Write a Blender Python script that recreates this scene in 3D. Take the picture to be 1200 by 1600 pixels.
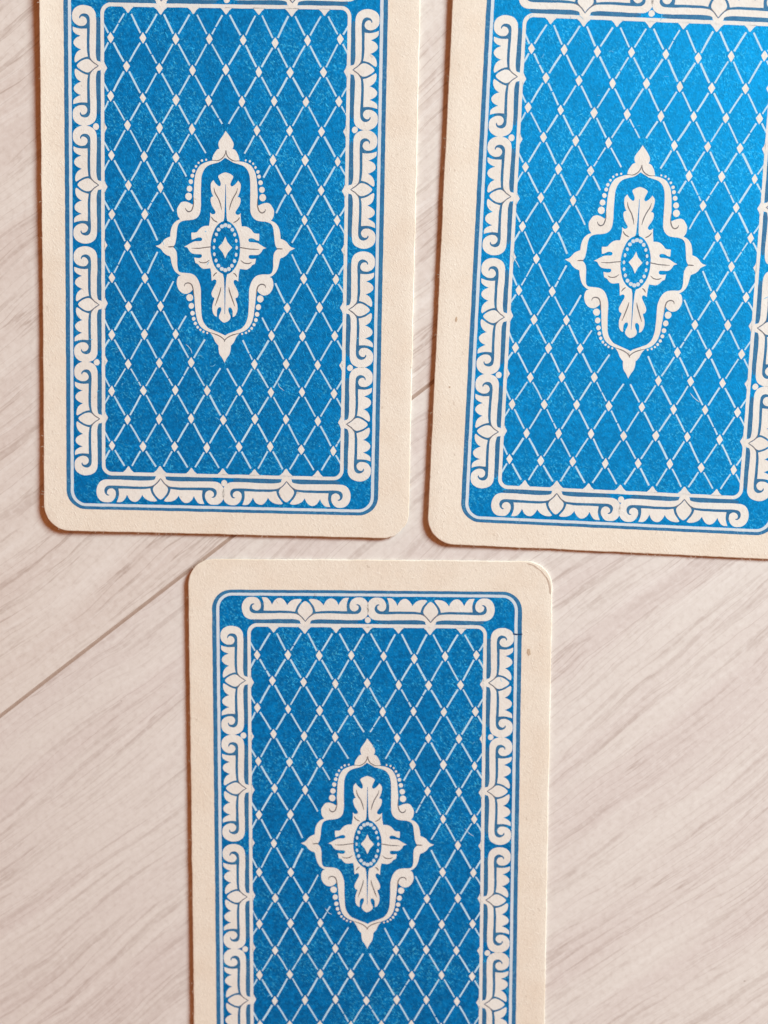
import bpy, bmesh, math, random
from mathutils import Vector, Matrix, noise
from mathutils.geometry import tessellate_polygon

for o in list(bpy.data.objects):
    bpy.data.objects.remove(o)
S = bpy.context.scene
COL = S.collection
MM = 0.001
TH = 0.34            # thickness of a card in mm

# ------------------------------------------------------------------ camera
cd = bpy.data.cameras.new("camera")
cam = bpy.data.objects.new("camera", cd)
COL.objects.link(cam)
S.camera = cam
cd.sensor_fit = 'VERTICAL'
cd.sensor_height = 36.0
cd.sensor_width = 27.0
cd.lens = 45.0
cd.clip_start = 0.01
cd.clip_end = 20.0
_p, _r = -0.10791, 0.02871
_R = Matrix.Rotation(_p, 3, 'X') @ Matrix.Rotation(_r, 3, 'Y')
cam.matrix_world = Matrix.Translation((0, 0, (201.15 + TH) * MM)) @ _R.to_4x4()
cd.dof.use_dof = True
cd.dof.focus_distance = 0.1985
cd.dof.aperture_fstop = 13.0

# ------------------------------------------------------------------ light
S.view_settings.view_transform = 'Standard'
S.view_settings.look = 'None'
S.view_settings.exposure = 0.0
S.view_settings.gamma = 1.0
W = bpy.data.worlds.new("World")
S.world = W
W.use_nodes = True
W.node_tree.nodes["Background"].inputs[0].default_value = (1.0, 0.34, 0.12, 1)   # warm light of the room
W.node_tree.nodes["Background"].inputs[1].default_value = 0.34

def area(name, az, el, dist, size, power, colour, target=(0, 0, 0)):
    l = bpy.data.lights.new(name, 'AREA')
    l.shape = 'RECTANGLE'
    l.size, l.size_y = size
    l.energy = power
    l.color = colour
    o = bpy.data.objects.new(name, l)
    COL.objects.link(o)
    d = Vector((math.cos(el) * math.cos(az), math.cos(el) * math.sin(az), math.sin(el)))
    o.location = Vector(target) + d * dist
    o.rotation_euler = d.to_track_quat('Z', 'Y').to_euler()
    return o

area("window_light", math.radians(33), math.radians(32), 1.15, (0.46, 0.38), 24.0, (0.755, 0.95, 1.0))

# ------------------------------------------------------------------ materials
def nodes_of(name):
    m = bpy.data.materials.new(name)
    m.use_nodes = True
    nt = m.node_tree
    return m, nt, nt.nodes["Principled BSDF"]

class G:
    """small helper to wire a node tree"""
    def __init__(s, nt): s.nt = nt
    def n(s, t, **kw):
        x = s.nt.nodes.new(t)
        for k, v in kw.items(): setattr(x, k, v)
        return x
    def l(s, a, b): s.nt.links.new(a, b)
    def coords(s):
        """object coordinates in mm, shifted from card to card"""
        tc = s.n('ShaderNodeTexCoord'); oi = s.n('ShaderNodeObjectInfo')
        a = s.n('ShaderNodeVectorMath', operation='SCALE'); a.inputs['Scale'].default_value = 1000.0
        s.l(tc.outputs['Object'], a.inputs[0])
        b = s.n('ShaderNodeVectorMath', operation='SCALE'); b.inputs['Scale'].default_value = 7777.0
        s.l(oi.outputs['Location'], b.inputs[0])
        c = s.n('ShaderNodeVectorMath', operation='ADD')
        s.l(a.outputs[0], c.inputs[0]); s.l(b.outputs[0], c.inputs[1])
        return c.outputs[0]
    def mapping(s, v, scale=(1, 1, 1), rot=0.0, loc=(0, 0, 0)):
        # rotate first, then stretch
        r = s.n('ShaderNodeVectorRotate'); r.rotation_type = 'Z_AXIS'; r.inputs['Angle'].default_value = rot
        s.l(v, r.inputs['Vector'])
        m = s.n('ShaderNodeMapping'); m.inputs['Scale'].default_value = scale; m.inputs['Location'].default_value = loc
        s.l(r.outputs[0], m.inputs['Vector'])
        return m.outputs[0]
    def noise(s, v, scale, detail=2.0, rough=0.5, dist=0.0):
        t = s.n('ShaderNodeTexNoise'); t.inputs['Scale'].default_value = scale
        t.inputs['Detail'].default_value = detail; t.inputs['Roughness'].default_value = rough
        t.inputs['Distortion'].default_value = dist
        s.l(v, t.inputs['Vector'])
        return t.outputs['Fac']
    def ramp(s, f, a, b, lo=0.0, hi=1.0):
        r = s.n('ShaderNodeMapRange'); r.interpolation_type = 'SMOOTHSTEP'
        for k, v in zip(('From Min', 'From Max', 'To Min', 'To Max'), (a, b, lo, hi)): r.inputs[k].default_value = v
        s.l(f, r.inputs['Value'])
        return r.outputs['Result']
    def math(s, op, a, b):
        m = s.n('ShaderNodeMath', operation=op)
        for i, q in enumerate((a, b)):
            if isinstance(q, (int, float)): m.inputs[i].default_value = q
            else: s.l(q, m.inputs[i])
        return m.outputs[0]
    def mix(s, f, a, b, blend='MIX'):
        m = s.n('ShaderNodeMix', data_type='RGBA', blend_type=blend)
        if isinstance(f, (int, float)): m.inputs['Factor'].default_value = f
        else: s.l(f, m.inputs['Factor'])
        for k, q in ((6, a), (7, b)):
            if isinstance(q, tuple): m.inputs[k].default_value = (*q, 1)
            else: s.l(q, m.inputs[k])
        return m.outputs[2]
    def bump(s, h, strength, dist):
        b = s.n('ShaderNodeBump'); b.inputs['Strength'].default_value = strength; b.inputs['Distance'].default_value = dist
        s.l(h, b.inputs['Height'])
        return b.outputs[0]

def lin(r, g, b):
    f = lambda c: c / 12.92 if c <= 0.04045 else ((c + 0.055) / 1.055) ** 2.4
    return tuple(f(q / 255.0) for q in (r, g, b))

def fibres(g, v, dens=0.70):
    """short hair-like flecks lying at several angles"""
    acc = None
    for k, (rot, sc) in enumerate(((0.5, 1.0), (2.05, 1.15), (1.2, 0.9), (2.7, 1.05))):
        w = g.n('ShaderNodeVectorMath', operation='ADD')
        nn = g.n('ShaderNodeTexNoise'); nn.inputs['Scale'].default_value = 0.6; g.l(v, nn.inputs['Vector'])
        g.l(v, w.inputs[0]); g.l(nn.outputs['Color'], w.inputs[1])
        m = g.mapping(w.outputs[0], (0.95 * sc, 4.6 * sc, 1.0), rot, (k * 31.7, k * 17.3, 0))
        f = g.ramp(g.noise(m, 1.0, 1.0), dens, dens + 0.06)
        acc = f if acc is None else g.math('MAXIMUM', acc, f)
    return acc

def paper_bump(g, v, k=1.0):
    a = g.noise(g.mapping(v, (1.0, 2.4, 1), 1.0), 2.3, 4.0, 0.68, 0.3)
    b = g.noise(g.mapping(v, (0.9, 2.2, 1), 2.3), 1.5, 3.0, 0.6, 0.3)
    c = fibres(g, v, 0.69)
    h = g.math('ADD', g.math('MULTIPLY', a, 0.60), g.math('ADD', g.math('MULTIPLY', b, 0.40), g.math('MULTIPLY', c, 0.22)))
    return g.bump(h, 0.62 * k, 0.00010)

def paper(name, base, stain, k=1.0, rough=0.62):
    m, nt, p = nodes_of(name); g = G(nt); v = g.coords()
    c = g.mix(g.ramp(g.noise(v, 0.16, 3.0), 0.35, 0.72), base, stain)
    c = g.mix(g.math('MULTIPLY', g.ramp(g.noise(g.mapping(v, (1, 2.2, 1), 1.3), 1.6, 4.0, 0.7), 0.44, 0.72), 0.42), c, tuple(q * 0.80 for q in stain))
    # dark specks and pale hairs of the worn stock
    c = g.mix(g.math('MULTIPLY', g.ramp(g.noise(g.mapping(v, (1, 1.7, 1), 1.1), 0.95, 2.0, 0.4), 0.735, 0.79), 0.30), c, lin(150, 120, 95))
    c = g.mix(g.math('MULTIPLY', fibres(g, v, 0.705), 0.30), c, lin(250, 240, 228))
    nt.links.new(c, p.inputs['Base Color'])
    p.inputs['Roughness'].default_value = rough
    p.inputs['Specular IOR Level'].default_value = 0.25
    nt.links.new(paper_bump(g, v, k), p.inputs['Normal'])
    return m

def ink(name, base, dark, fleck, fk=0.75, spec=0.5, tint=(0.55, 0.85, 1.0), rough=0.58, wear=0.0, ior=1.5):
    m, nt, p = nodes_of(name); g = G(nt); v = g.coords()
    c = g.mix(g.ramp(g.noise(v, 1.4, 5.0, 0.75), 0.38, 0.63), dark, base)
    c = g.mix(g.math('MULTIPLY', g.ramp(g.noise(v, 0.22, 2.0), 0.35, 0.7), 0.35), c, dark)
    # small spots where the sheet shows through, and scuffed hairs
    sp = g.ramp(g.noise(g.mapping(v, (1, 1.6, 1), 0.7), 2.0, 3.0, 0.6), 0.52, 0.70)
    big = g.ramp(g.noise(v, 0.12, 3.0, 0.6), 0.40, 0.64)
    f = g.math('MAXIMUM', g.math('MULTIPLY', sp, 0.60), g.math('MULTIPLY', fibres(g, v, 0.690), 0.60))
    f = g.math('MULTIPLY', f, g.math('ADD', g.math('MULTIPLY', big, 0.95), 0.22))
    c = g.mix(g.math('MULTIPLY', f, fk), c, fleck)
    if wear:
        c = g.mix(g.math('MULTIPLY', g.ramp(g.noise(v, 1.1, 3.0, 0.6), 0.60, 0.75), wear), c, lin(150, 175, 195))
    nt.links.new(c, p.inputs['Base Color'])
    p.inputs['Roughness'].default_value = rough
    p.inputs['Specular IOR Level'].default_value = spec
    p.inputs['IOR'].default_value = ior
    p.inputs['Specular Tint'].default_value = (*tint, 1)
    nt.links.new(paper_bump(g, v, 1.15), p.inputs['Normal'])
    return m

M = {
 'stock': paper("cream_card_stock", lin(240, 226, 210), lin(236, 219, 201), 1.25),
 'edge': paper("worn_card_edge", lin(243, 232, 216), lin(228, 208, 186)),
 'white': paper("unprinted_paper", lin(238, 232, 225), lin(233, 224, 215), 0.9),
 'hair': paper("thin_unprinted_line", lin(200, 226, 240), lin(186, 217, 236), 0.5),
 'frame': paper("unprinted_frame_line", lin(232, 228, 224), lin(226, 221, 216), 0.6),
 'key': paper("unprinted_keyline", lin(216, 223, 229), lin(208, 217, 225), 0.5),
 'blue': ink("blue_ink", lin(0, 112, 196), lin(0, 62, 144), lin(90, 208, 248), 0.95, spec=1.0, ior=2.4, tint=(0.02, 0.60, 1.0)),
 'ring': ink("blue_line_ink", lin(48, 122, 168), lin(36, 102, 152), lin(140, 185, 212), 0.5, wear=0.15),
 'gap': ink("narrow_gap_ink", lin(52, 118, 160), lin(40, 100, 146), lin(140, 180, 205), 0.3),
 'dark': ink("thin_ink_line", lin(136, 122, 116), lin(108, 104, 108), lin(165, 158, 152), 0.4, 0.3),
 'scuff': ink("scuffed_ink", lin(120, 200, 235), lin(90, 180, 225), lin(190, 220, 238), 0.5, 0.4),
 'tick': ink("dark_blue_speck", lin(22, 66, 110), lin(18, 58, 100), lin(40, 90, 130), 0.3, 0.3),
 'stain': paper("brown_stain", lin(192, 162, 134), lin(218, 194, 170), 1.2),
 'split': paper("split_ply_edge", lin(216, 196, 178), lin(198, 172, 154), 1.2),
}

def wood(name, pale, mid, grain, fy, seed, k):
    m, nt, p = nodes_of(name); g = G(nt)
    tc = g.n('ShaderNodeTexCoord')
    a = g.n('ShaderNodeVectorMath', operation='SCALE'); a.inputs['Scale'].default_value = 1000.0
    g.l(tc.outputs['Object'], a.inputs[0])
    v = a.outputs[0]
    # the grain wanders slowly across the board
    wn = g.n('ShaderNodeTexNoise'); wn.inputs['Scale'].default_value = 0.016; wn.inputs['Detail'].default_value = 2.0
    g.l(g.mapping(v, (0.8, 1.3, 1), 0, (seed, seed * 2.3, 0)), wn.inputs['Vector'])
    s1 = g.n('ShaderNodeVectorMath', operation='MULTIPLY_ADD')
    s1.inputs[1].default_value = (0, 15, 0)
    g.l(wn.outputs['Color'], s1.inputs[0]); g.l(v, s1.inputs[2])
    wn2 = g.n('ShaderNodeTexNoise'); wn2.inputs['Scale'].default_value = 0.13; wn2.inputs['Detail'].default_value = 2.0
    g.l(v, wn2.inputs['Vector'])
    s2 = g.n('ShaderNodeVectorMath', operation='MULTIPLY_ADD')
    s2.inputs[1].default_value = (0, 1.0, 0)
    g.l(wn2.outputs['Color'], s2.inputs[0]); g.l(s1.outputs[0], s2.inputs[2])
    u = s2.outputs[0]
    broad = g.noise(g.mapping(u, (0.014, 0.13, 1), 0, (seed, 3, 0)), 1.0, 3.0, 0.5)
    lines = g.noise(g.mapping(u, (0.026, 0.62 * fy, 1), 0, (seed, 0, 0)), 1.0, 3.0, 0.55)
    fine = g.noise(g.mapping(u, (0.030, 0.55 * fy, 1), 0, (seed, 9, 0)), 1.0, 1.5, 0.5)
    patch = g.noise(g.mapping(v, (0.035, 0.10, 1), 0, (seed, 5, 0)), 1.0, 2.0)
    speck = g.noise(v, 1.0, 4.0, 0.65)
    broken = g.ramp(g.noise(g.mapping(u, (0.35, 1.6, 1), 0, (seed, 2, 0)), 1.0, 2.0), 0.30, 0.58, 0.45, 1.0)
    c = g.mix(g.ramp(broad, 0.36, 0.66), pale, mid)
    # dark pore lines: the narrow crests of a stretched noise
    dl = g.math('MULTIPLY', g.ramp(lines, 0.545, 0.64), g.ramp(patch, 0.30, 0.62, 0.35, 1.0))
    c = g.mix(g.math('MULTIPLY', g.math('MULTIPLY', dl, broken), 0.40 * k), c, grain)
    df = g.math('MULTIPLY', g.ramp(g.math('ABSOLUTE', g.math('SUBTRACT', fine, 0.5), 0), 0.030, 0.0), g.ramp(patch, 0.42, 0.66, 1.0, 0.45))
    df = g.math('MULTIPLY', g.math('MULTIPLY', df, broken), g.ramp(broad, 0.34, 0.56, 0.40, 1.0))
    c = g.mix(g.math('MULTIPLY', df, 0.50 * k), c, grain)
    c = g.mix(g.math('MULTIPLY', g.ramp(lines, 0.46, 0.30), 0.40), c, lin(240, 232, 226))
    c = g.mix(g.math('MULTIPLY', g.ramp(speck, 0.46, 0.78), 0.20), c, grain)
    c = g.mix(g.math('MULTIPLY', g.ramp(speck, 0.50, 0.28), 0.30), c, lin(242, 234, 229))
    c = g.mix(g.math('MULTIPLY', g.ramp(g.noise(v, 0.55, 1.0), 0.80, 0.83), 0.7), c, lin(120, 95, 80))
    nt.links.new(c, p.inputs['Base Color'])
    p.inputs['Roughness'].default_value = 0.55
    p.inputs['Specular IOR Level'].default_value = 0.3
    h = g.math('SUBTRACT', g.math('MULTIPLY', speck, 0.5), g.math('MULTIPLY', dl, 0.6))
    nt.links.new(g.bump(h, 0.25, 0.00008), p.inputs['Normal'])
    return m

WOOD_A = wood("pale_oak_laminate_fine", lin(229, 218, 210), lin(221, 207, 199), lin(160, 134, 120), 1.25, 11.0, 0.9)
WOOD_B = wood("pale_oak_laminate_broad", lin(229, 219, 212), lin(222, 209, 203), lin(170, 148, 138), 1.25, 47.0, 0.80)
gm, _nt, _p = nodes_of("dirty_groove")
_g = G(_nt)
_nt.links.new(_g.mix(_g.noise(_g.n('ShaderNodeTexCoord').outputs['Object'], 900.0, 3.0), lin(166, 140, 124), lin(196, 174, 160)), _p.inputs['Base Color'])
_p.inputs['Roughness'].default_value = 0.9

# ------------------------------------------------------------------ helpers
def prop(o, **kw):
    for k, v in kw.items(): o[k] = v
    return o

def empty(name, loc, rz=0.0, **kw):
    o = bpy.data.objects.new(name, None)
    COL.objects.link(o)
    o.empty_display_size = 0.01
    o.location = loc
    o.rotation_euler = (0, 0, rz)
    return prop(o, **kw)

def link(name, bm, mats, parent=None, smooth=False):
    me = bpy.data.meshes.new(name)
    bm.to_mesh(me); bm.free()
    for m in (mats if isinstance(mats, (list, tuple)) else [mats]): me.materials.append(m)
    if smooth:
        for f in me.polygons: f.use_smooth = True
    o = bpy.data.objects.new(name, me)
    COL.objects.link(o)
    o.parent = parent
    return o

# ------------------------------------------------------------------ floor
SEAM = math.atan2(52.6, 68.6)
floor = empty("wood_floor", (-0.0340, -0.02885, 0), SEAM, kind='structure', category='floor',
              label='pale whitewashed wood-grain boards with one seam, lying under the three cards')
def plank(y0, y1, x0, x1, mat):
    bm = bmesh.new()
    bv = 0.29
    prof = [(y0, -7.0), (y0, -0.11), (y0 + bv * 0.45, -0.05), (y0 + bv, 0), (y1 - bv, 0), (y1 - bv * 0.45, -0.05), (y1, -0.11), (y1, -7.0)]
    # the long edges are not quite straight: the board is cut into short lengths
    n = 160
    rows = []
    for i in range(n + 1):
        x = x0 + (x1 - x0) * i / n
        rows.append([bm.verts.new((x * MM, (y + 0.05 * noise.noise((x * 0.06, round(y / 195) * 7.7, 3.1))) * MM if 0 < j < 7 else y * MM, z * MM))
                     for j, (y, z) in enumerate(prof)])
    for a, b in zip(rows, rows[1:]):
        for j in range(len(prof) - 1):
            f = bm.faces.new((a[j], b[j], b[j + 1], a[j + 1]))
            f.material_index = 1 if j != 3 else 0
        bm.faces.new((a[-1], b[-1], b[0], a[0]))
    bm.faces.new(rows[0]); bm.faces.new(rows[-1][::-1])
    bmesh.ops.recalc_face_normals(bm, faces=bm.faces)
    return link("plank", bm, (mat, gm), floor)
gap = 0.002
for off, mat in ((-390, WOOD_A), (-195, WOOD_B), (0, WOOD_A), (195, WOOD_B)):
    plank(off + gap / 2, off + 195 - gap / 2, -640, 640, mat)
bm = bmesh.new()
bmesh.ops.create_cube(bm, size=1.0)
bmesh.ops.scale(bm, vec=(1.32, 0.82, 0.006), verts=bm.verts)
bmesh.ops.translate(bm, vec=(0, 0, -0.0101), verts=bm.verts)
link("underlay", bm, gm, floor)

# ------------------------------------------------------------------ outlines of the print, in mm
NODES = [[1,-3.5,-17.57,31.22],[1,-2.5,-12.62,31.24],[1,-1.5,-7.61,31.19],[1,-0.5,-2.45,31.25],[1,0.5,2.72,31.16],[1,1.5,7.64,30.8],[1,2.5,12.56,31.21],[1,3.5,17.57,31.48],[2,-3,-15.14,27.01],[2,-2,-10.12,26.8],[2,-1,-5.02,26.6],[2,0,0.11,26.75],[2,1,5.18,26.49],[2,2,9.97,26.48],[2,3,15.08,26.6],[3,-3.5,-17.58,22.57],[3,-2.5,-12.62,22.36],[3,-1.5,-7.54,22.16],[3,-0.5,-2.52,22.12],[3,0.5,2.61,22.03],[3,1.5,7.57,22.2],[3,2.5,12.45,22.15],[3,3.5,17.49,22.29],[4,-3,-15.0,18.25],[4,-2,-10.06,17.92],[4,-1,-5.07,17.83],[4,1,4.94,17.77],[4,2,10.01,17.81],[4,3,14.91,17.76],[5,-3.5,-17.49,13.68],[5,-2.5,-12.45,13.59],[5,-1.5,-7.51,13.51],[5,1.5,7.49,13.36],[5,2.5,12.45,13.42],[5,3.5,17.46,13.29],[6,-3,-14.87,9.17],[6,-2,-9.91,8.97],[6,2,9.92,8.98],[6,3,14.99,8.91],[7,-3.5,-17.47,4.75],[7,-2.5,-12.34,4.86],[7,2.5,12.48,4.38],[7,3.5,17.52,4.44],[8,-3,-15.05,-0.01],[8,3,14.9,-0.01],[9,-3.5,-17.47,-4.93],[9,-2.5,-12.31,-4.93],[9,2.5,12.48,-4.54],[9,3.5,17.46,-4.56],[10,-3,-14.88,-9.33],[10,-2,-9.87,-9.18],[10,2,9.94,-9.09],[10,3,14.99,-8.93],[11,-3.5,-17.5,-13.78],[11,-2.5,-12.4,-13.63],[11,-1.5,-7.49,-13.47],[11,1.5,7.53,-13.42],[11,2.5,12.42,-13.45],[11,3.5,17.44,-13.28],[12,-3,-14.96,-18.25],[12,-2,-10.02,-17.99],[12,-1,-5.04,-17.81],[12,1,4.93,-17.89],[12,2,9.92,-17.79],[12,3,14.84,-17.83],[13,-3.5,-17.55,-22.56],[13,-2.5,-12.55,-22.34],[13,-1.5,-7.52,-22.19],[13,-0.5,-2.51,-22.13],[13,0.5,2.6,-22.07],[13,1.5,7.56,-22.22],[13,2.5,12.44,-22.1],[13,3.5,17.46,-22.24],[14,-3,-15.05,-26.99],[14,-2,-10.07,-26.77],[14,-1,-5.01,-26.58],[14,0,0.07,-26.73],[14,1,5.1,-26.45],[14,2,9.96,-26.43],[14,3,15.02,-26.58],[15,-3.5,-17.49,-31.11],[15,-2.5,-12.59,-31.15],[15,-1.5,-7.59,-31.06],[15,-0.5,-2.49,-31.12],[15,0.5,2.63,-30.9],[15,1.5,7.55,-30.74],[15,2.5,12.46,-31.09],[15,3.5,17.52,-31.17]]
BAR = [[0.0,0.56,1],[0.0,-0.25,1],[0.82,0.37,1],[0.97,0.78],[1.78,0.96],[2.8,1.0],[5.36,0.96],[6.89,0.92],[8.42,0.93],[9.14,0.99],[9.8,1.34],[10.21,2.02],[10.35,2.83],[10.22,3.55],[9.86,4.15],[9.35,4.5],[8.79,4.59],[8.12,4.52],[7.61,4.15],[7.32,3.58],[7.28,3.07],[7.4,2.66],[7.76,2.37],[8.17,2.36],[8.53,2.59],[8.68,2.95],[8.6,3.25],[8.27,3.4,1],[8.53,3.51],[8.89,3.31],[9.09,2.91],[9.09,2.5],[8.88,2.14],[8.42,1.92],[7.4,1.88],[5.77,1.93],[4.34,1.96],[2.8,1.95],[1.68,1.87],[1.07,1.6],[0.51,1.13],[0.1,0.66]]
LOBE = [[6.84,2.35,1],[5.77,2.35],[4.34,2.37],[2.8,2.35],[1.68,2.21,1],[1.53,2.73],[1.27,3.24],[0.86,3.74],[0.58,4.12,1],[0.86,4.27],[1.68,4.22],[2.39,3.93],[2.8,3.53],[2.99,3.23,1],[3.11,3.54],[3.42,4.0],[3.83,4.32],[4.23,4.41],[4.7,4.29],[5.1,3.94],[5.36,3.49],[5.46,3.28,1],[5.61,3.64],[5.92,4.11],[6.38,4.46],[7.15,4.51,1],[6.89,3.88],[6.77,3.16]]
BUD = [[0.0,0.74,1],[0.46,1.33],[0.97,1.8],[1.21,2.17],[1.17,2.62],[0.91,3.13],[0.5,3.63],[0.2,3.86],[-0.01,3.92]]
FINTOP = [[-0.08,17.66,1],[-0.42,17.03],[-0.86,16.4],[-1.15,15.82],[-1.15,15.29],[-1.0,14.96,1],[-1.39,14.81],[-1.74,14.32],[-1.98,13.83],[-2.13,13.25,1],[-1.28,13.15],[-0.69,13.35],[-0.3,13.67],[-0.05,14.01,1]]
FINBOT = [[0.07,-17.82,1],[-0.08,-17.57],[-0.39,-16.98],[-0.79,-16.39],[-0.95,-15.7],[-0.95,-15.1,1],[-1.46,-14.52],[-1.82,-13.73],[-2.34,-13.05,1],[-1.42,-13.23],[-0.61,-13.61],[-0.1,-14.04],[0.05,-14.29,1]]
BANDOUT = [[-0.08,14.2,1],[-0.3,13.76],[-0.69,13.42],[-1.28,13.17],[-2.08,13.11],[-2.77,13.0],[-3.56,12.7],[-4.1,12.26],[-4.5,11.58],[-4.74,10.8],[-4.86,9.83],[-4.93,8.86],[-4.98,7.6],[-4.97,6.82],[-5.1,6.43,1],[-5.32,6.57],[-5.64,6.74],[-6.07,6.88],[-6.48,6.91],[-6.91,6.74],[-7.21,6.36],[-7.46,5.91],[-7.53,5.53],[-7.45,4.82],[-7.25,4.45],[-7.08,4.2,1],[-7.6,3.96],[-8.1,3.46],[-8.4,2.87],[-8.54,2.19],[-8.59,1.5,1],[-8.99,1.35],[-9.49,1.05],[-9.89,0.6],[-10.29,0.25],[-10.84,0.09,1],[-10.49,-0.14],[-10.04,-0.38],[-9.69,-0.86],[-9.19,-1.25],[-8.74,-1.43],[-8.53,-1.58,1],[-8.43,-2.21],[-8.23,-3.0],[-7.88,-3.68],[-7.38,-4.16],[-6.93,-4.4,1],[-7.28,-4.55],[-7.52,-5.14],[-7.52,-5.83],[-7.32,-6.42],[-6.87,-6.95],[-6.26,-7.19],[-5.76,-7.13],[-5.26,-6.78],[-5.01,-6.4,1],[-4.91,-6.77],[-4.76,-7.95],[-4.65,-9.23],[-4.5,-10.41],[-4.24,-11.4],[-3.78,-12.18],[-3.13,-12.72],[-2.32,-13.05],[-1.42,-13.38],[-0.61,-13.81],[-0.1,-14.24],[0.05,-14.51,1]]
BANDIN = [[-0.1,13.62,1],[-0.59,13.23],[-1.18,12.88],[-1.97,12.68],[-2.76,12.38],[-3.36,11.79],[-3.7,10.91],[-3.81,9.85],[-3.84,8.39],[-3.83,6.94],[-3.83,6.26],[-3.92,5.38],[-4.22,4.7],[-4.81,4.25],[-5.61,4.09],[-6.21,4.05],[-6.8,3.89],[-7.2,3.58],[-7.45,2.99],[-7.55,2.2],[-7.64,1.32],[-7.79,0.54],[-8.04,0.1],[-8.39,-0.03,1],[-8.04,-0.17],[-7.69,-0.53],[-7.54,-1.02],[-7.48,-1.9],[-7.48,-2.79],[-7.38,-3.47],[-7.13,-3.86],[-6.78,-3.97],[-6.18,-3.99],[-5.37,-4.07],[-4.67,-4.4],[-4.17,-5.08],[-3.86,-5.96],[-3.76,-6.75],[-3.75,-8.23],[-3.7,-9.71],[-3.54,-10.89],[-3.23,-11.68],[-2.63,-12.36],[-1.92,-12.69],[-1.12,-13.02],[-0.51,-13.26],[0.09,-13.54,1]]
BEADS = [[-3.07,13.27,0.15],[-3.71,13.13,0.18],[-4.22,12.79,0.16],[-4.6,12.23,0.19],[-4.97,11.55,0.25],[-5.17,10.84,0.28],[-5.4,9.94,0.34],[-5.61,8.87,0.42],[-5.74,7.7,0.52],[-5.51,-7.77,0.52],[-5.25,-9.03,0.42],[-5.05,-10.16,0.35],[-4.86,-11.04,0.28],[-4.59,-11.75,0.24],[-4.22,-12.31,0.2],[-3.8,-12.71,0.17],[-3.33,-13.02,0.17],[-2.72,-13.2,0.15]]
LEAF = [[-0.03,11.45,1],[-0.58,11.25],[-1.07,10.95],[-1.15,10.71],[-1.02,10.38],[-0.82,9.9],[-0.76,9.51],[-0.96,9.31],[-1.26,9.45],[-1.61,9.79],[-1.91,10.22,1],[-2.25,9.78],[-2.33,9.29],[-2.25,8.61],[-2.05,8.04],[-1.87,7.75,1],[-2.19,7.63],[-2.32,7.35],[-2.29,6.87],[-2.08,6.29],[-1.68,5.71],[-1.53,5.33],[-1.73,5.08],[-2.08,5.07],[-2.38,5.29,1],[-2.37,4.53],[-2.47,3.66],[-2.56,3.25,1],[-3.21,3.25],[-3.71,3.05],[-4.11,2.7],[-4.5,2.26],[-5.28,2.2,1],[-5.3,1.76],[-5.24,1.12,1],[-4.8,1.23],[-4.3,1.48],[-3.8,1.49],[-3.58,1.25],[-3.75,0.95],[-4.2,0.9],[-4.9,0.83],[-5.39,0.58],[-5.89,0.28],[-6.41,0.03,1],[-5.89,-0.11],[-5.59,-0.6],[-5.19,-0.98],[-4.69,-1.07],[-4.09,-1.06],[-3.74,-1.1],[-3.64,-1.34],[-3.79,-1.59],[-4.19,-1.67],[-4.81,-1.61,1],[-4.73,-2.05],[-4.63,-2.42,1],[-4.23,-2.58],[-3.88,-3.01],[-3.38,-3.3],[-2.78,-3.24],[-2.3,-3.18,1],[-2.17,-3.87],[-2.12,-4.55],[-2.07,-5.14,1],[-1.67,-4.89],[-1.37,-5.03],[-1.37,-5.42],[-1.66,-6.02],[-2.01,-6.72],[-2.11,-7.21],[-1.93,-7.62,1],[-1.65,-7.79],[-1.9,-8.59],[-1.99,-9.38],[-1.84,-10.07],[-1.53,-10.51],[-1.21,-10.62,1],[-1.24,-10.06],[-1.19,-9.56],[-0.94,-9.21],[-0.64,-9.2],[-0.54,-9.55],[-0.68,-10.04],[-0.88,-10.54],[-0.83,-10.94],[-0.47,-11.33],[-0.1,-11.54,1]]
LINES = [[0.1,[[-2.13,13.21],[-1.28,13.15],[-0.69,13.42],[-0.3,13.81],[-0.08,14.3],[-0.08,14.73]]],[0.1,[[-2.32,-13.1],[-1.42,-13.35],[-0.61,-13.73],[-0.1,-14.14],[0.05,-14.49]]],[0.12,[[-4.98,7.6],[-4.95,6.63],[-5.07,6.04],[-5.27,5.6],[-5.61,5.4],[-5.93,5.47],[-6.14,5.69],[-6.21,5.95]]],[0.12,[[-4.86,-7.46],[-4.94,-6.77],[-5.05,-6.18],[-5.27,-5.74],[-5.67,-5.52],[-6.07,-5.56],[-6.29,-5.76],[-6.35,-6.06]]],[0.12,[[-8.94,-0.04],[-8.39,-0.03],[-7.94,-0.02]]],[0.1,[[-5.29,-0.2],[-3.99,-0.16],[-2.6,0.03],[-2.1,0.1]]],[0.1,[[-4.13,-2.14],[-3.68,-2.37],[-2.98,-2.31],[-2.39,-1.91]]],[0.11,[[-1.85,9.1],[-1.65,8.33],[-1.15,7.47],[-0.79,6.6],[-0.59,5.73]]],[0.11,[[-0.61,-6.05],[-0.76,-6.79],[-1.15,-7.88],[-1.54,-8.97]]],[0.11,[[-2.22,4.68],[-1.82,4.16],[-1.22,3.82]]],[0.11,[[-1.87,-4.45],[-1.57,-4.05],[-1.27,-3.85]]]]
WEDGE_T = [[-0.07,9.62],[-0.14,8.46],[-0.19,6.52],[-0.25,4.57],[-0.38,3.84]]
WEDGE_B = [[-0.05,-10.23],[-0.11,-8.16],[-0.16,-6.19],[-0.25,-4.72],[-0.42,-3.93]]

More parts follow.
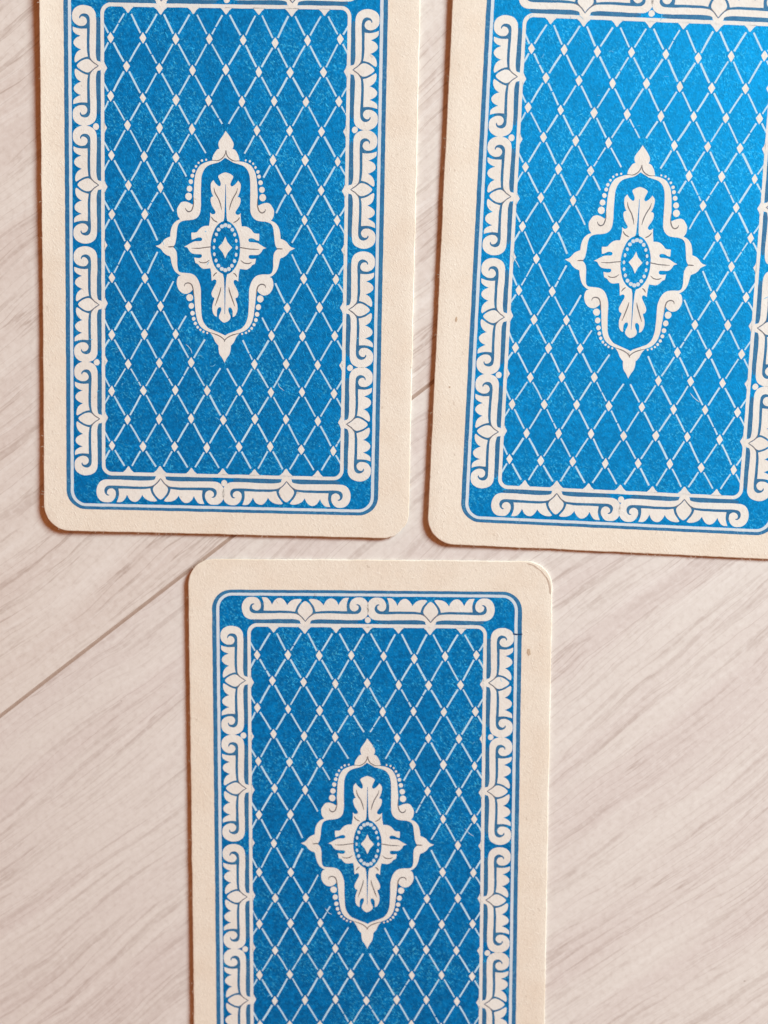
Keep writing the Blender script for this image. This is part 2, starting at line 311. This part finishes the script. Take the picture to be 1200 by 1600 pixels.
# ------------------------------------------------------------------ drawing helpers (all in mm on the card)
def smooth(pts, closed=True, sub=3):
    """Catmull-Rom through the points; a point with a third value is a sharp corner"""
    n = len(pts)
    P = [Vector((p[0], p[1])) for p in pts]
    cor = [len(p) > 2 for p in pts]
    out = []
    for i in range(n if closed else n - 1):
        a, b = P[i], P[(i + 1) % n]
        ta = (b - P[i - 1]) * 0.5 if (closed or i > 0) and not cor[i] else (b - a) * 0.6
        j = (i + 1) % n
        tb = (P[(j + 1) % n] - a) * 0.5 if (closed or j < n - 1) and not cor[j] else (b - a) * 0.6
        L = (b - a).length
        for t in (ta, tb):
            if t.length > 1.4 * L: t *= 1.4 * L / t.length
        for k in range(sub):
            s = k / sub
            h1 = 2 * s**3 - 3 * s**2 + 1; h2 = s**3 - 2 * s**2 + s; h3 = -2 * s**3 + 3 * s**2; h4 = s**3 - s**2
            out.append(a * h1 + ta * h2 + b * h3 + tb * h4)
    if not closed: out.append(P[-1])
    return out

def mirror(pts, ax=0.0):
    """left half outline (top to bottom along the left) -> the whole closed outline"""
    r = [[2 * ax - p[0]] + list(p[1:]) for p in reversed(pts)]
    if abs(pts[0][0] - ax) < 0.12: r = r[:-1]
    if abs(pts[-1][0] - ax) < 0.12: r = r[1:]
    return pts + r

def wob(p, amp=0.035):
    """hand-cut printing block: outlines waver a little"""
    return Vector((p[0] + amp * noise.noise((p[0] * 0.9, p[1] * 0.9, 1.7)) + amp * 0.5 * noise.noise((p[0] * 3.1, p[1] * 3.1, 8.2)),
                   p[1] + amp * noise.noise((p[0] * 0.9, p[1] * 0.9, 5.3)) + amp * 0.5 * noise.noise((p[0] * 3.1, p[1] * 3.1, 2.9))))

def rrect(x0, y0, x1, y1, r, step=0.5, cs=10):
    out = []
    for cx, cy, a in ((x1 - r, y1 - r, 0), (x0 + r, y1 - r, 90), (x0 + r, y0 + r, 180), (x1 - r, y0 + r, 270)):
        arc = [Vector((cx + r * math.cos(math.radians(a + 90 * k / cs)), cy + r * math.sin(math.radians(a + 90 * k / cs)))) for k in range(cs + 1)]
        if out:
            a0, b0 = out[-1], arc[0]
            n = max(1, int((b0 - a0).length / step))
            out += [a0.lerp(b0, k / n) for k in range(1, n)]
        out += arc
    a0, b0 = out[-1], out[0]
    n = max(1, int((b0 - a0).length / step))
    out += [a0.lerp(b0, k / n) for k in range(1, n)]
    return out

def ribbon(pts, w, taper=True, sub=4):
    c = smooth(pts, False, sub)
    n = len(c)
    L, R = [], []
    for i, p in enumerate(c):
        t = (c[min(i + 1, n - 1)] - c[max(i - 1, 0)]).normalized()
        k = i / (n - 1)
        ww = w * 0.5 * (min(1.0, 0.35 + 2.6 * min(k, 1 - k)) if taper else 1.0)
        nn = Vector((-t.y, t.x)) * ww
        L.append(p + nn); R.append(p - nn)
    return L + R[::-1]

def ellipse(cx, cy, a, b, n=16, ph=0.0):
    return [Vector((cx + a * math.cos(2 * math.pi * k / n + ph), cy + b * math.sin(2 * math.pi * k / n + ph))) for k in range(n)]

CELL = 2.0
class Sheet:
    """collects flat printed shapes, then lays them on the curved face of one card"""
    def __init__(s): s.loops = []
    def add(s, *loops, amp=0.035):
        s.loops.append([[wob(p, amp) if amp else Vector(p) for p in l] for l in loops])
        return s
    def build(s, name, mat, parent, zf, lift):
        bm = bmesh.new()
        for loops in s.loops:
            vs = [[bm.verts.new((p.x, p.y, 0)) for p in l] for l in loops]
            flat = [v for l in vs for v in l]
            tris = tessellate_polygon([[Vector((p.x, p.y, 0)) for p in l] for l in loops])
            for t in tris:
                a, b, c = (flat[i] for i in t)
                ar = (b.co - a.co).cross(c.co - a.co).z
                if abs(ar) < 1e-9: continue
                try: bm.faces.new((a, b, c) if ar > 0 else (a, c, b))
                except ValueError: pass
        xs = [v.co.x for v in bm.verts]; ys = [v.co.y for v in bm.verts]
        for ax, lo, hi in ((0, min(xs), max(xs)), (1, min(ys), max(ys))):
            k = math.floor(lo / CELL) + 1
            while k * CELL < hi - 1e-6:
                co = [0, 0, 0]; no = [0, 0, 0]; co[ax] = k * CELL; no[ax] = 1
                bmesh.ops.bisect_plane(bm, geom=bm.verts[:] + bm.edges[:] + bm.faces[:], dist=1e-5, plane_co=co, plane_no=no)
                k += 1
        for v in bm.verts:
            v.co.z = zf(v.co.x, v.co.y) + lift
            v.co *= MM
        return link(name, bm, mat, parent, True)

# ------------------------------------------------------------------ the printed design
CX = 0.2                         # the design's own axis
Y0, Y1 = -35.55, 36.09           # middle of the inner frame line, bottom and top
X0, X1 = -18.84 , 18.90
MEMBERS = {(r, c) for r, c, x, y in NODES}
POS = {(r, c): Vector((x, y)) for r, c, x, y in NODES}

def half(pts, cut, k=1.0):
    """half an ornament, shortened along its length by `cut` mm without touching the scroll"""
    out = []
    for p in pts:
        u = p[0]
        u = u * (7.2 - cut) / 7.2 if u < 7.2 else u - cut
        out.append([u * k, p[1]] + list(p[2:]))
    return out

def ornament(place, cut, k=1.0):
    """white bar with scrolls, scalloped leaves and the bud, in place"""
    s = Sheet(); b = Sheet(); d = Sheet()
    for sg in (1, -1):
        for src, sh in ((BAR, s), (LOBE, s)):
            pts = smooth(half(src, cut, k))
            if sg < 0: pts = pts[::-1]
            sh.add([place(sg * p.x, p.y) for p in pts])
    h = half(BUD, cut, k)
    pts = smooth([[-p[0]] + p[1:] for p in h][::-1][:-1] + [h[0]] + h[1:-1])
    b.add([place(p.x, p.y) for p in pts])
    # the hairline that separates the bud from the bars
    for sg in (1, -1):
        d.add([place(p.x, p.y) for p in ribbon([[sg * u, v] for u, v in half([[0.0, 0.58], [0.30, 0.96], [0.72, 1.44], [1.15, 1.80], [1.75, 1.93]], cut, k)], 0.13)])
    q = Sheet()
    for sg in (1, -1):
        hull = half([[0.6, 1.75], [1.8, 1.45], [4.0, 1.45], [8.4, 1.42], [9.3, 1.75], [9.65, 2.7], [9.3, 3.75], [8.6, 4.0], [7.9, 3.9], [7.3, 3.9], [6.6, 3.2], [5.0, 3.6], [2.6, 3.2], [1.0, 3.6], [0.5, 3.1], [0.4, 2.2]], cut, k)
        pts = [place(sg * u, v) for u, v in hull]
        q.add(pts if sg > 0 else pts[::-1], amp=0)
        q.add([place(p.x, p.y) for p in ribbon([[sg * u, v] for u, v in half([[0.9, 0.62], [1.6, 0.62], [4, 0.62], [7.4, 0.62], [8.6, 0.66]], cut, k)], 0.72)], amp=0)
    return s, b, d, q

def bump_tri(px, py, dx, dy, w, h):
    """small pointed bump with hollow sides on the inner frame line; (dx, dy) points into the field"""
    t = Vector((-dy, dx)); n = Vector((dx, dy)); c = Vector((px, py))
    prof = [(-w * 1.5, -0.08), (-w * 1.3, 0.03), (-w * 0.70, h * 0.40), (-w * 0.16, h * 0.93), (0, h), (w * 0.16, h * 0.93), (w * 0.70, h * 0.40), (w * 1.3, 0.03), (w * 1.5, -0.08)]
    return [c + t * a + n * b for a, b in prof]

def card(kind_label, loc, rz, outline, zf, stains=(), marks=()):
    root = empty("playing_card", (loc[0] * MM, loc[1] * MM, 0), rz, category='playing card',
                 group='blue-backed playing cards lying on the boards', label=kind_label)
    # ---- the sheet of card itself: bottom, side, worn rounded edge, face
    bm = bmesh.new()
    n = len(outline)
    nr = []
    for i, p in enumerate(outline):
        t = (outline[(i + 1) % n] - outline[i - 1]).normalized()
        nr.append(Vector((t.y, -t.x)))
    rings = []
    for inset, z in ((0.10, 0.0), (0.02, 0.05), (0.0, TH - 0.13), (0.025, TH - 0.055), (0.085, TH - 0.012), (0.17, TH)):
        rings.append([bm.verts.new((p.x - q.x * inset, p.y - q.y * inset, z)) for p, q in zip(outline, nr)])
    for k, (a, b) in enumerate(zip(rings, rings[1:])):
        for i in range(n):
            f = bm.faces.new((a[i], a[(i + 1) % n], b[(i + 1) % n], b[i]))
            f.material_index = 1
    for ring, flip in ((rings[-1], False), (rings[0], True)):
        tris = tessellate_polygon([[v.co.copy() for v in ring]])
        for t in tris:
            a, b, c = (ring[i] for i in t)
            ar = (b.co.xy - a.co.xy).cross(c.co.xy - a.co.xy)
            if abs(ar) < 1e-9: continue
            if (ar > 0) == flip: a, c = c, a
            try: bm.faces.new((a, b, c))
            except ValueError: pass
    for ax, hi in ((0, 32), (1, 48)):
        k = math.ceil(-hi / CELL)
        while k * CELL < hi:
            co = [0, 0, 0]; no = [0, 0, 0]; co[ax] = k * CELL; no[ax] = 1
            bmesh.ops.bisect_plane(bm, geom=bm.verts[:] + bm.edges[:] + bm.faces[:], dist=1e-5, plane_co=co, plane_no=no)
            k += 1
    for v in bm.verts:
        v.co.z += zf(v.co.x, v.co.y) - TH
        v.co *= MM
    stock = link("card_stock", bm, (M['stock'], M['edge']), root, True)
    lay = lambda sh, name, mat, par, z: sh.build(name, M[mat], par, zf, z)

    # ---- outer blue line, pale keyline, blue field
    outer = rrect(-24.72, -41.30, 24.72, 41.80, 3.1)
    lay(Sheet().add(outer, rrect(-24.02, -40.78, 24.02, 41.28, 2.5)), "border_line", 'ring', root, 0.010)
    lay(Sheet().add(rrect(-24.05, -40.81, 24.05, 41.31, 2.5), rrect(-23.57, -40.36, 23.57, 40.86, 2.05)), "keyline", 'key', root, 0.013)
    panel = lay(Sheet().add(rrect(-23.60, -40.39, 23.60, 40.89, 2.05)), "blue_panel", 'blue', root, 0.010)

    # ---- inner frame line with its bumps
    fr = Sheet().add(rrect(X0 - 0.27, Y0 - 0.27, X1 + 0.27, Y1 + 0.28, 1.55), rrect(X0 + 0.27, Y0 + 0.27, X1 - 0.27, Y1 - 0.28, 1.1))
    for c in range(-3, 4):
        big = 1.18 if abs(c) == 2 else 1.0
        x = CX - 0.1 + c * 5.0
        fr.add(bump_tri(x, Y0 + 0.25, 0, 1, 0.66 * big, 0.95 * big))
        fr.add(bump_tri(x, Y1 - 0.25, 0, -1, 0.66 * big, 0.95 * big))
    for r in range(2, 16, 2):
        y = -(r - 8) * 4.4532
        big = 1.15 if r in (2, 6, 10, 14) else 1.0
        fr.add(bump_tri(X0 + 0.25, y, 1, 0, 0.62 * big, 0.40 * big))
        fr.add(bump_tri(X1 - 0.25, y, -1, 0, 0.62 * big, 0.40 * big))
    frame = lay(fr, "inner_frame", 'frame', root, 0.018)

    # ---- diamond trellis
    tr = Sheet()
    lr = random.Random(kind_label)
    def seg(a, b, g0, g1):
        d = (b - a); L = d.length; d /= L
        w = 0.128 + 0.02 * noise.noise((a.x, b.y, 4.4))
        nn = Vector((-d.y, d.x)) * w
        p, q = a + d * g0, b - d * g1
        w *= 1.0 + 0.22 * (lr.random() - 0.5); nn = Vector((-d.y, d.x)) * w
        if lr.random() < 0.07:                      # worn through in one spot
            k = 0.25 + 0.5 * lr.random(); e0, e1 = p.lerp(q, k - 0.03), p.lerp(q, k + 0.03)
            tr.add([p - nn, e0 - nn * 0.8, e0 + nn * 0.7, p + nn], amp=0.045)
            tr.add([e1 - nn * 0.7, q - nn, q + nn, e1 + nn], amp=0.045)
            return
        m = (p + q) * 0.5 + nn * noise.noise((a.x * 2, b.y * 2, 0.3)) * 0.5
        tr.add([p - nn, m - nn * 1.05, q - nn, q + nn, m + nn * 1.05, p + nn], amp=0.045)
    ideal = lambda r, c: Vector((c * 5.0 + 0.1, -(r - 8) * 4.4532 + 0.05))
    for r in range(1, 16):
        for c2 in range(-7, 8):
            c = c2 / 2
            if (r % 2 == 1) != (c2 % 2 != 0): continue
            for dr in (-1, 1):
                for dc in (-0.5, 0.5):
                    a, b = (r, c), (r + dr, c + dc)
                    if a not in MEMBERS: continue
                    if b in MEMBERS:
                        if dr > 0: seg(POS[a], POS[b], 0.84, 0.84)
                    elif abs(b[1]) >= 4:
                        e = ideal(*b); s0 = POS[a]
                        xe = X0 + 0.15 if b[1] < 0 else X1 - 0.15
                        k = (xe - s0.x) / (e.x - s0.x)
                        seg(s0, s0.lerp(e, k), 0.80, 0.0)
                    elif b[0] in (0, 16):
                        e = ideal(*b); e.y = Y1 - 0.28 if b[0] == 0 else Y0 + 0.28
                        seg(POS[a], e, 0.84, 1.15)
                    else:
                        seg(POS[a], ideal(*b), 0.84, 2.0 if b in ((6, -1), (6, 1), (10, -1), (10, 1)) else 1.0)
    lattice = lay(tr, "trellis", 'hair', root, 0.016)
    for (r, c), p in POS.items():
        k = 1.0 + 0.08 * noise.noise((p.x, p.y, 9.0))
        a, b = 0.52 * k, 0.83 * k
        di = [(0, b), (-a * 0.54, b * 0.50), (-a, 0.05), (-a * 0.54, -b * 0.5), (0, -b), (a * 0.54, -b * 0.5), (a, 0), (a * 0.54, b * 0.48)]
        lay(Sheet().add([p + Vector(q) for q in di], amp=0.07), "diamond", 'white', lattice, 0.018)

    # ---- scroll ornaments round the edge
    places = []
    for bx, cut in ((-9.8, 0.18), (10.2, 0.18)):
        places.append((lambda u, v, bx=bx: Vector((bx + u, Y0 - v)), cut))
        places.append((lambda u, v, bx=bx: Vector((bx - u, Y1 + v)), cut))
    for by, cut in ((27.0, 1.40), (9.15, 1.40), (-9.15, 1.40), (-26.95, 1.40)):
        places.append((lambda u, v, by=by: Vector((X0 - v, by - u)), cut))
        places.append((lambda u, v, by=by: Vector((X1 + v, by + u)), cut))
    for place, cut in places:
        s, b, d, q = ornament(place, cut)
        o = lay(s, "scroll_ornament", 'white', root, 0.020)
        lay(b, "bud", 'white', o, 0.023)
        lay(d, "hairline", 'dark', o, 0.026)
        lay(q, "gap_line", 'gap', o, 0.0145)
    for x, y in ((-19.86, 17.95), (-19.90, -18.1), (20.0, 18.1), (19.92, -18.15), (CX + 0.1, Y0 - 1.12), (CX, Y1 + 0.95)):
        lay(Sheet().add(ellipse(x, y, 0.47, 0.50, 14), amp=0.05), "dot", 'white', root, 0.018)

    # ---- medallion in the middle
    sh = lambda pts: [Vector((p[0] + CX, p[1])) for p in pts]
    flip = lambda pts: [Vector((2 * CX - p[0], p[1])) for p in pts][::-1]
    med = lay(Sheet().add(sh(smooth(mirror(BANDOUT))), sh(smooth(mirror(BANDIN)))), "medallion", 'white', root, 0.020)
    for pts in (FINTOP, FINBOT):
        lay(Sheet().add(sh(smooth(mirror(pts)))), "finial", 'white', med, 0.019)
    bd = Sheet()
    for x, y, r in BEADS:
        for sg in (1, -1):
            bd.add(ellipse(CX + sg * x, y, r * 1.02, r * 1.08, 12), amp=0.04)
    lay(bd, "bead_string", 'white', med, 0.019)
    lay(Sheet().add(sh(smooth(mirror(LEAF)))), "acanthus_leaf", 'white', med, 0.020)
    dk = Sheet()
    for w, pts in LINES:
        p = sh(ribbon(pts, w * 1.55))
        dk.add(p); dk.add(flip(p))
    lay(dk, "vein_line", 'dark', med, 0.027)
    # blue oval with the slits of the leaf, ring of beads, small lozenge
    ov = Sheet().add(ellipse(CX + 0.02, 0.0, 2.32, 4.08, 40))
    for pts in (WEDGE_T, WEDGE_B):
        pts = [[-w, p[1]] for w, p in zip((0.035, 0.06, 0.10, 0.18, 0.36), pts)]
        ov.add(sh([Vector(p) for p in pts] + [Vector((-p[0], p[1])) for p in reversed(pts)]), amp=0.02)
    lay(ov, "oval", 'blue', med, 0.024)
    # thin blue gaps in the side leaves
    ring = Sheet()
    for k in range(20):
        a = 2 * math.pi * k / 20
        x, y = CX + 0.02 + 1.78 * math.cos(a), 3.42 * math.sin(a)
        e = abs(math.sin(a))
        ring.add(ellipse(x, y, 0.20 + 0.14 * e ** 2, 0.30 + 0.0 * e, 10), amp=0.06)
    lay(ring, "bead_ring", 'key', med, 0.030)
    lz = [(0, 1.68), (-0.34, 0.85), (-1.06, 0.03), (-0.40, -0.80), (0, -1.66), (0.40, -0.80), (1.06, 0.03), (0.34, 0.85)]
    lay(Sheet().add([Vector((CX + a, b)) for a, b in lz]), "lozenge", 'white', med, 0.030)

    # hair-thin scuffs, gathered round one worn spot of this card
    sc = Sheet()
    wx, wy = lr.uniform(-12, 12), lr.uniform(-30, 30)
    for k in range(26):
        x, y = (lr.gauss(wx, 7), lr.gauss(wy, 9)) if k < 16 else (lr.uniform(-22, 22), lr.uniform(-39, 39))
        if abs(x) > 22.5 or abs(y) > 39: continue
        a = lr.uniform(0, 3.14); L = lr.uniform(0.25, 0.9)
        dx, dy = math.cos(a) * L, math.sin(a) * L
        b = lr.uniform(-0.25, 0.25)
        sc.add(ribbon([[x, y], [x + dx * 0.5 - dy * b, y + dy * 0.5 + dx * b], [x + dx, y + dy]], lr.uniform(0.05, 0.11)), amp=0.06)
    lay(sc, "scuff", 'scuff', root, 0.032)
    # loose paper fibres standing out of the cut edge
    fb = Sheet()
    for k in range(70):
        i = lr.randrange(n)
        p, q = outline[i], nr[i]
        if p.x > 0 and p.y > 0: continue
        tn = Vector((-q.y, q.x)); L = lr.uniform(0.12, 0.42); s_ = lr.uniform(-0.8, 0.8)
        fb.add(ribbon([p - q * 0.15, p + q * L * 0.5 + tn * s_ * L * 0.3, p + q * L + tn * s_ * L], lr.uniform(0.03, 0.06)), amp=0)
    lay(fb, "edge_fibre", 'edge', root, -0.10)

    for nm, mat, loops in marks:
        m_ = Sheet()
        for l in loops: m_.add(l, amp=0.06)
        lay(m_, nm, mat, root, 0.034)
    return root

def outline(x0, y0, x1, y1, r, seed, frays=()):
    """cut edge of a card, a little uneven; frays = (x, y, reach, depth) where the corner is worn ragged"""
    rnd = random.Random(seed)
    out = []
    base = rrect(x0, y0, x1, y1, r, 0.4, 14)
    for i, p in enumerate(base):
        a = 0.06 * noise.noise((p.x * 0.25, p.y * 0.25, seed)) + 0.045 * noise.noise((p.x * 1.7, p.y * 1.7, seed))
        a += 0.03 * (rnd.random() - 0.5)
        for fx, fy, reach, depth in frays:
            d = math.hypot(p.x - fx, p.y - fy)
            if d < reach:
                a += depth * (1 - d / reach) * (rnd.random() - 0.6)
        q = (p - Vector(((x0 + x1) / 2, (y0 + y1) / 2))).normalized()
        out.append(p + q * a)
    return out

def curl(left, right, bottom, top, seed, extra=None):
    """height of the card's face (mm): its edges have lifted a little from the boards"""
    def f(x, y):
        z = TH + 0.012
        if x < 0: z += left * (-x / 29.0) ** 2.2
        else: z += right * (x / 29.0) ** 2.2
        if y < 0: z += bottom * (-y / 45.0) ** 3
        else: z += top * (y / 46.0) ** 3
        z += 0.012 * (1 + noise.noise((x * 0.05, y * 0.05, seed)))
        if extra: z += extra(x, y)
        return z
    return f

# ------------------------------------------------------------------ three cards
card('blue trellis-backed playing card whose lower right corner is frayed, upper left of the three',
     (-30.525, 19.486), -0.02353, outline(-28.36, -44.86, 29.62, 46.75, 4.2, 3.0, ((28.4, -43.6, 3.2, 0.34),)),
     curl(0.44, 0.04, 0.28, 0.25, 3.0, lambda x, y: 0.30 * max(0.0, (-x - 20) / 9) ** 2 * max(0.0, y / 40) ** 2 + 0.16 * max(0.0, (-x - 26.2) / 2) * min(1.0, max(0.0, (y + 6) / 12))),
     marks=[("scuff", 'hair', [ribbon([[8.6, -20.6], [8.9, -21.3], [9.6, -21.9]], 0.10), ribbon([[-5.9, -15.0], [-5.2, -15.6], [-4.9, -16.4]], 0.09)])])
card('blue trellis-backed playing card leaning slightly clockwise, cut off by the right edge of the photo',
     (32.852, 16.837), -0.04703, outline(-29.88, -45.05, 28.15, 46.55, 4.3, 8.0, ((-28.6, -43.4, 4.0, 0.08),)),
     curl(0.34, 0.03, 0.15, 0.25, 8.0),
     marks=[("scuff", 'hair', [ribbon([[9.9, -19.5], [10.6, -20.3], [11.5, -20.9]], 0.10), ribbon([[-19.0, 0.4], [-18.2, -0.5], [-17.6, -1.5]], 0.12)]),
            ("pit", 'stain', [ellipse(-26.9, -9.8, 0.14, 0.42, 9), ellipse(-27.4, -20.3, 0.12, 0.16, 8)])])
card('blue trellis-backed playing card with a split brown upper right corner, below the other two',
     (-8.879, -76.162), -0.00668, outline(-28.52, -44.86, 29.46, 46.74, 4.2, 14.0, ((28.2, 45.4, 2.6, 0.10),)),
     curl(0.40, 0.02, 0.10, 0.03, 14.0),
     marks=[("ink_tick", 'tick', [ribbon([[23.3, 35.02], [23.9, 34.96], [24.75, 35.0]], 0.22, False)]),
            ("brown_stain", 'stain', [[Vector(q) for q in ((25.7, 32.6), (25.6, 32.0), (25.9, 31.5), (26.2, 31.7), (26.15, 32.2), (26.0, 32.7))]]),
            ("split_ply", 'split', [ribbon([[25.4, 46.40], [26.5, 46.02], [27.6, 45.2]], 0.17), ribbon([[27.5, 45.3], [28.0, 44.75], [28.5, 44.1]], 0.12), ribbon([[28.45, 44.2], [28.9, 43.3], [29.1, 42.3], [29.17, 41.5]], 0.26)]),
            ("scuff", 'hair', [ribbon([[16.0, 2.9], [16.7, 2.1], [17.5, 1.6]], 0.10), ribbon([[-6.7, -10.9], [-6.2, -11.7], [-5.6, -12.0]], 0.09)])])
